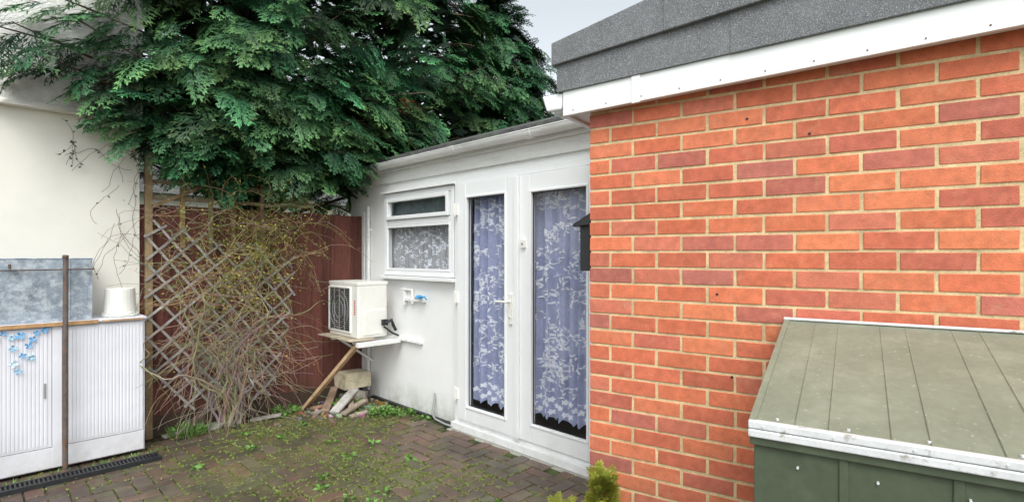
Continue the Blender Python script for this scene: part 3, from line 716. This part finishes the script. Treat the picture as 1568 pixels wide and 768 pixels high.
d=MB(); d.tube([(.418,4.62,0),(.418,4.622,.7),(.420,4.625,1.44)],.0155,10); d.tube([(.418,4.62,1.43),(.42,4.625,1.445)],.018,10); d.tube([(.418,4.62,0),(.418,4.62,.02)],.028,10); d.obj('steel_pole','rust',smooth=False)
d=MB(); d.box((-1.2,4.44,-.005),(.93,4.455,.028)); d.box((-1.2,4.545,-.005),(.93,4.56,.028)); d.box((-1.2,4.455,-.005),(.93,4.545,.012))
x=-1.2
while x<.92: d.box((x,4.455,.012),(x+.010,4.545,.026)); x+=.022
d.obj('drain_channel','dark',bevel=.0015)

# ------------------------------------------------------------------ metal storage box
G=empty('metal_storage_box')
tb,te,nf_,zbk,zfr=.87,2.6,.88,1.19,1.005
def LZ(n): return zbk+(zfr-zbk)*(n/nf_)
d=MB(); d.hexa([B(tb-.0,.88,LZ(.88)-.006),B(te,.88,LZ(.88)-.006),B(te,.012,LZ(0)-.006),B(tb,.012,LZ(0)-.006),B(tb,.88,LZ(.88)),B(te,.88,LZ(.88)),B(te,.012,LZ(0)),B(tb,.012,LZ(0))])
t=tb+.10; k=0
while t<te:
    wd=.009
    d.hexa([B(t,.875,LZ(.875)),B(t+wd,.875,LZ(.875)),B(t+wd,.02,LZ(.02)),B(t,.02,LZ(.02)),B(t+.003,.872,LZ(.872)+.004),B(t+wd-.003,.872,LZ(.872)+.004),B(t+wd-.003,.03,LZ(.03)+.004),B(t+.003,.03,LZ(.03)+.004)])
    t+= (.075,.13)[k%2]; k+=1
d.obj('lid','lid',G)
d=MB()
d.hexa([B(tb-.006,.02,LZ(.0)-.03),B(tb+.012,.02,LZ(0)-.03),B(tb+.012,.885,LZ(.885)-.03),B(tb-.006,.885,LZ(.885)-.03)][::-1]+[B(tb-.006,.02,LZ(0)+.005),B(tb+.012,.02,LZ(0)+.005),B(tb+.012,.885,LZ(.885)+.005),B(tb-.006,.885,LZ(.885)+.005)][::-1])
d.obj('lid_side_flange','lid',G)
d=MB(); d.box((tb-.006,.870,zfr-.036),(te,.892,zfr-.016),T=B); d.box((tb-.006,.866,zfr-.014),(te,.889,zfr+.006),T=B); d.box((tb-.01,.012,zbk),(te,.03,zbk+.010),T=B); d.obj('lid_trim','trim',G,bevel=.003)
d=MB(); d.box((tb-.003,.868,zfr-.058),(te,.884,zfr-.038),T=B); d.obj('lid_lip','binfront',G,bevel=.002)
d=MB(); d.box((tb+.006,.05,.0),(te,.872,zfr-.05),T=B)
d.hexa([B(tb+.0065,.86,zfr-.06),B(te,.86,zfr-.06),B(te,.02,zfr-.06),B(tb+.0065,.02,zfr-.06),B(tb+.0065,.86,zfr-.035),B(te,.86,zfr-.035),B(te,.02,zbk-.02),B(tb+.0065,.02,zbk-.02)])
for t in np.arange(tb+.2,te,.22): d.box((t,.872,.02),(t+.02,.877,zfr-.06),T=B)
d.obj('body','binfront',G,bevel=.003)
d=MB()
for t in np.arange(tb+.03,te,.16): d.tube([B(t,.889,zfr-.005),B(t,.893,zfr-.005)],.003,8)
for t in np.arange(tb+.11,te,.17): d.tube([B(t,.87,zfr-.10),B(t,.880,zfr-.10)],.003,8)
for t in np.arange(tb+.06,te,.16): d.tube([B(t,.85,LZ(.85)),B(t,.85,LZ(.85)+.005)],.004,8)
d.obj('rivets','trim',G)

def dwarf(x,y,h,r,seed):
    rr=random.Random(seed); e=empty('dwarf_conifer'); Qs=[];Cs=[]
    for k in range(190):
        z=h*rr.random()**.8*.95; ra=r*(1-z/h)**.8*rr.uniform(.4,1.15); ph=rr.uniform(0,6.28)
        dd=Vector((math.cos(ph)*.7,math.sin(ph)*.7,rr.uniform(.5,1.4))).normalized(); bz=dd.orthogonal().normalized(); bx=dd.cross(bz)
        Q,Tt=FR[rr.randrange(14)]; Qs.append(Q@(np.array([list(bx),list(dd),list(bz)])*rr.uniform(.05,.10))+np.array((x+ra*math.cos(ph),y+ra*math.sin(ph),z)))
        f=np.clip(Tt,0,1)[...,None]; Cs.append((np.array([.10,.12,.02])+np.array([.30,.30,.03])*f)*rr.uniform(.6,1.3))
    quads_obj('foliage_sprays',np.concatenate(Qs),np.concatenate(Cs),'foliage',e)
    m=MB(); m.tube([(x,y,-.03),(x,y,h*.9)],[.012,.003],6); m.obj('stem','bark',e)
dwarf(1.93,1.37,.49,.08,1); dwarf(1.80,1.50,.36,.05,2)

Nb=empty('neighbour_house')
d=MB(); d.box((-1,15,-.06),(9,20,2.9)); d.obj('wall','cream',Nb)
d=MB(); d.hexa([(-1.3,14.7,2.9),(9.3,14.7,2.9),(9.3,20.3,2.9),(-1.3,20.3,2.9),(-1.3,17.4,4.6),(9.3,17.4,4.6),(9.3,17.6,4.6),(-1.3,17.6,4.6)]); d.obj('roof','feltdark',Nb)
d=MB()
for x in (1,4,7): d.box((x,14.97,1.0),(x+1.2,15.02,2.1))
d.obj('windows','dark',Nb)

# ------------------------------------------------------------------ camera, light
cam=bpy.data.cameras.new('camera'); co=bpy.data.objects.new('camera',cam); COL.objects.link(co)
co.location=(0,0,1.45); co.rotation_euler=(math.radians(90),0,math.radians(-45)); cam.lens=36*820/1568; cam.sensor_width=36; cam.shift_y=.0038
cam.clip_start=.05; cam.clip_end=500; S.camera=co
W_=bpy.data.worlds.new('World'); S.world=W_; W_.use_nodes=True; nt=W_.node_tree
sk=nt.nodes.new('ShaderNodeTexSky'); sk.sky_type='NISHITA'; sk.sun_disc=False; sk.sun_elevation=math.radians(52); sk.sun_rotation=math.radians(-140); sk.dust_density=4; sk.ozone_density=1
hs=nt.nodes.new('ShaderNodeHueSaturation'); hs.inputs['Saturation'].default_value=.20; hs.inputs['Value'].default_value=1.95
nt.links.new(sk.outputs[0],hs.inputs['Color'])
mx=nt.nodes.new('ShaderNodeVectorMath'); mx.operation='MULTIPLY'; mx.inputs[1].default_value=(.975,1.015,1.01)
nt.links.new(hs.outputs[0],mx.inputs[0])
bg=nt.nodes['Background']; nt.links.new(mx.outputs[0],bg.inputs['Color']); bg.inputs['Strength'].default_value=.14
sl_=bpy.data.lights.new('sun','SUN'); sl_.energy=.8; sl_.angle=math.radians(30); sl_.color=(1,.97,.93)
so=bpy.data.objects.new('sun',sl_); COL.objects.link(so)
el=math.radians(52); az=math.radians(-140); v=Vector((math.sin(az)*math.cos(el),math.cos(az)*math.cos(el),math.sin(el)))
so.rotation_euler=v.to_track_quat('Z','Y').to_euler()
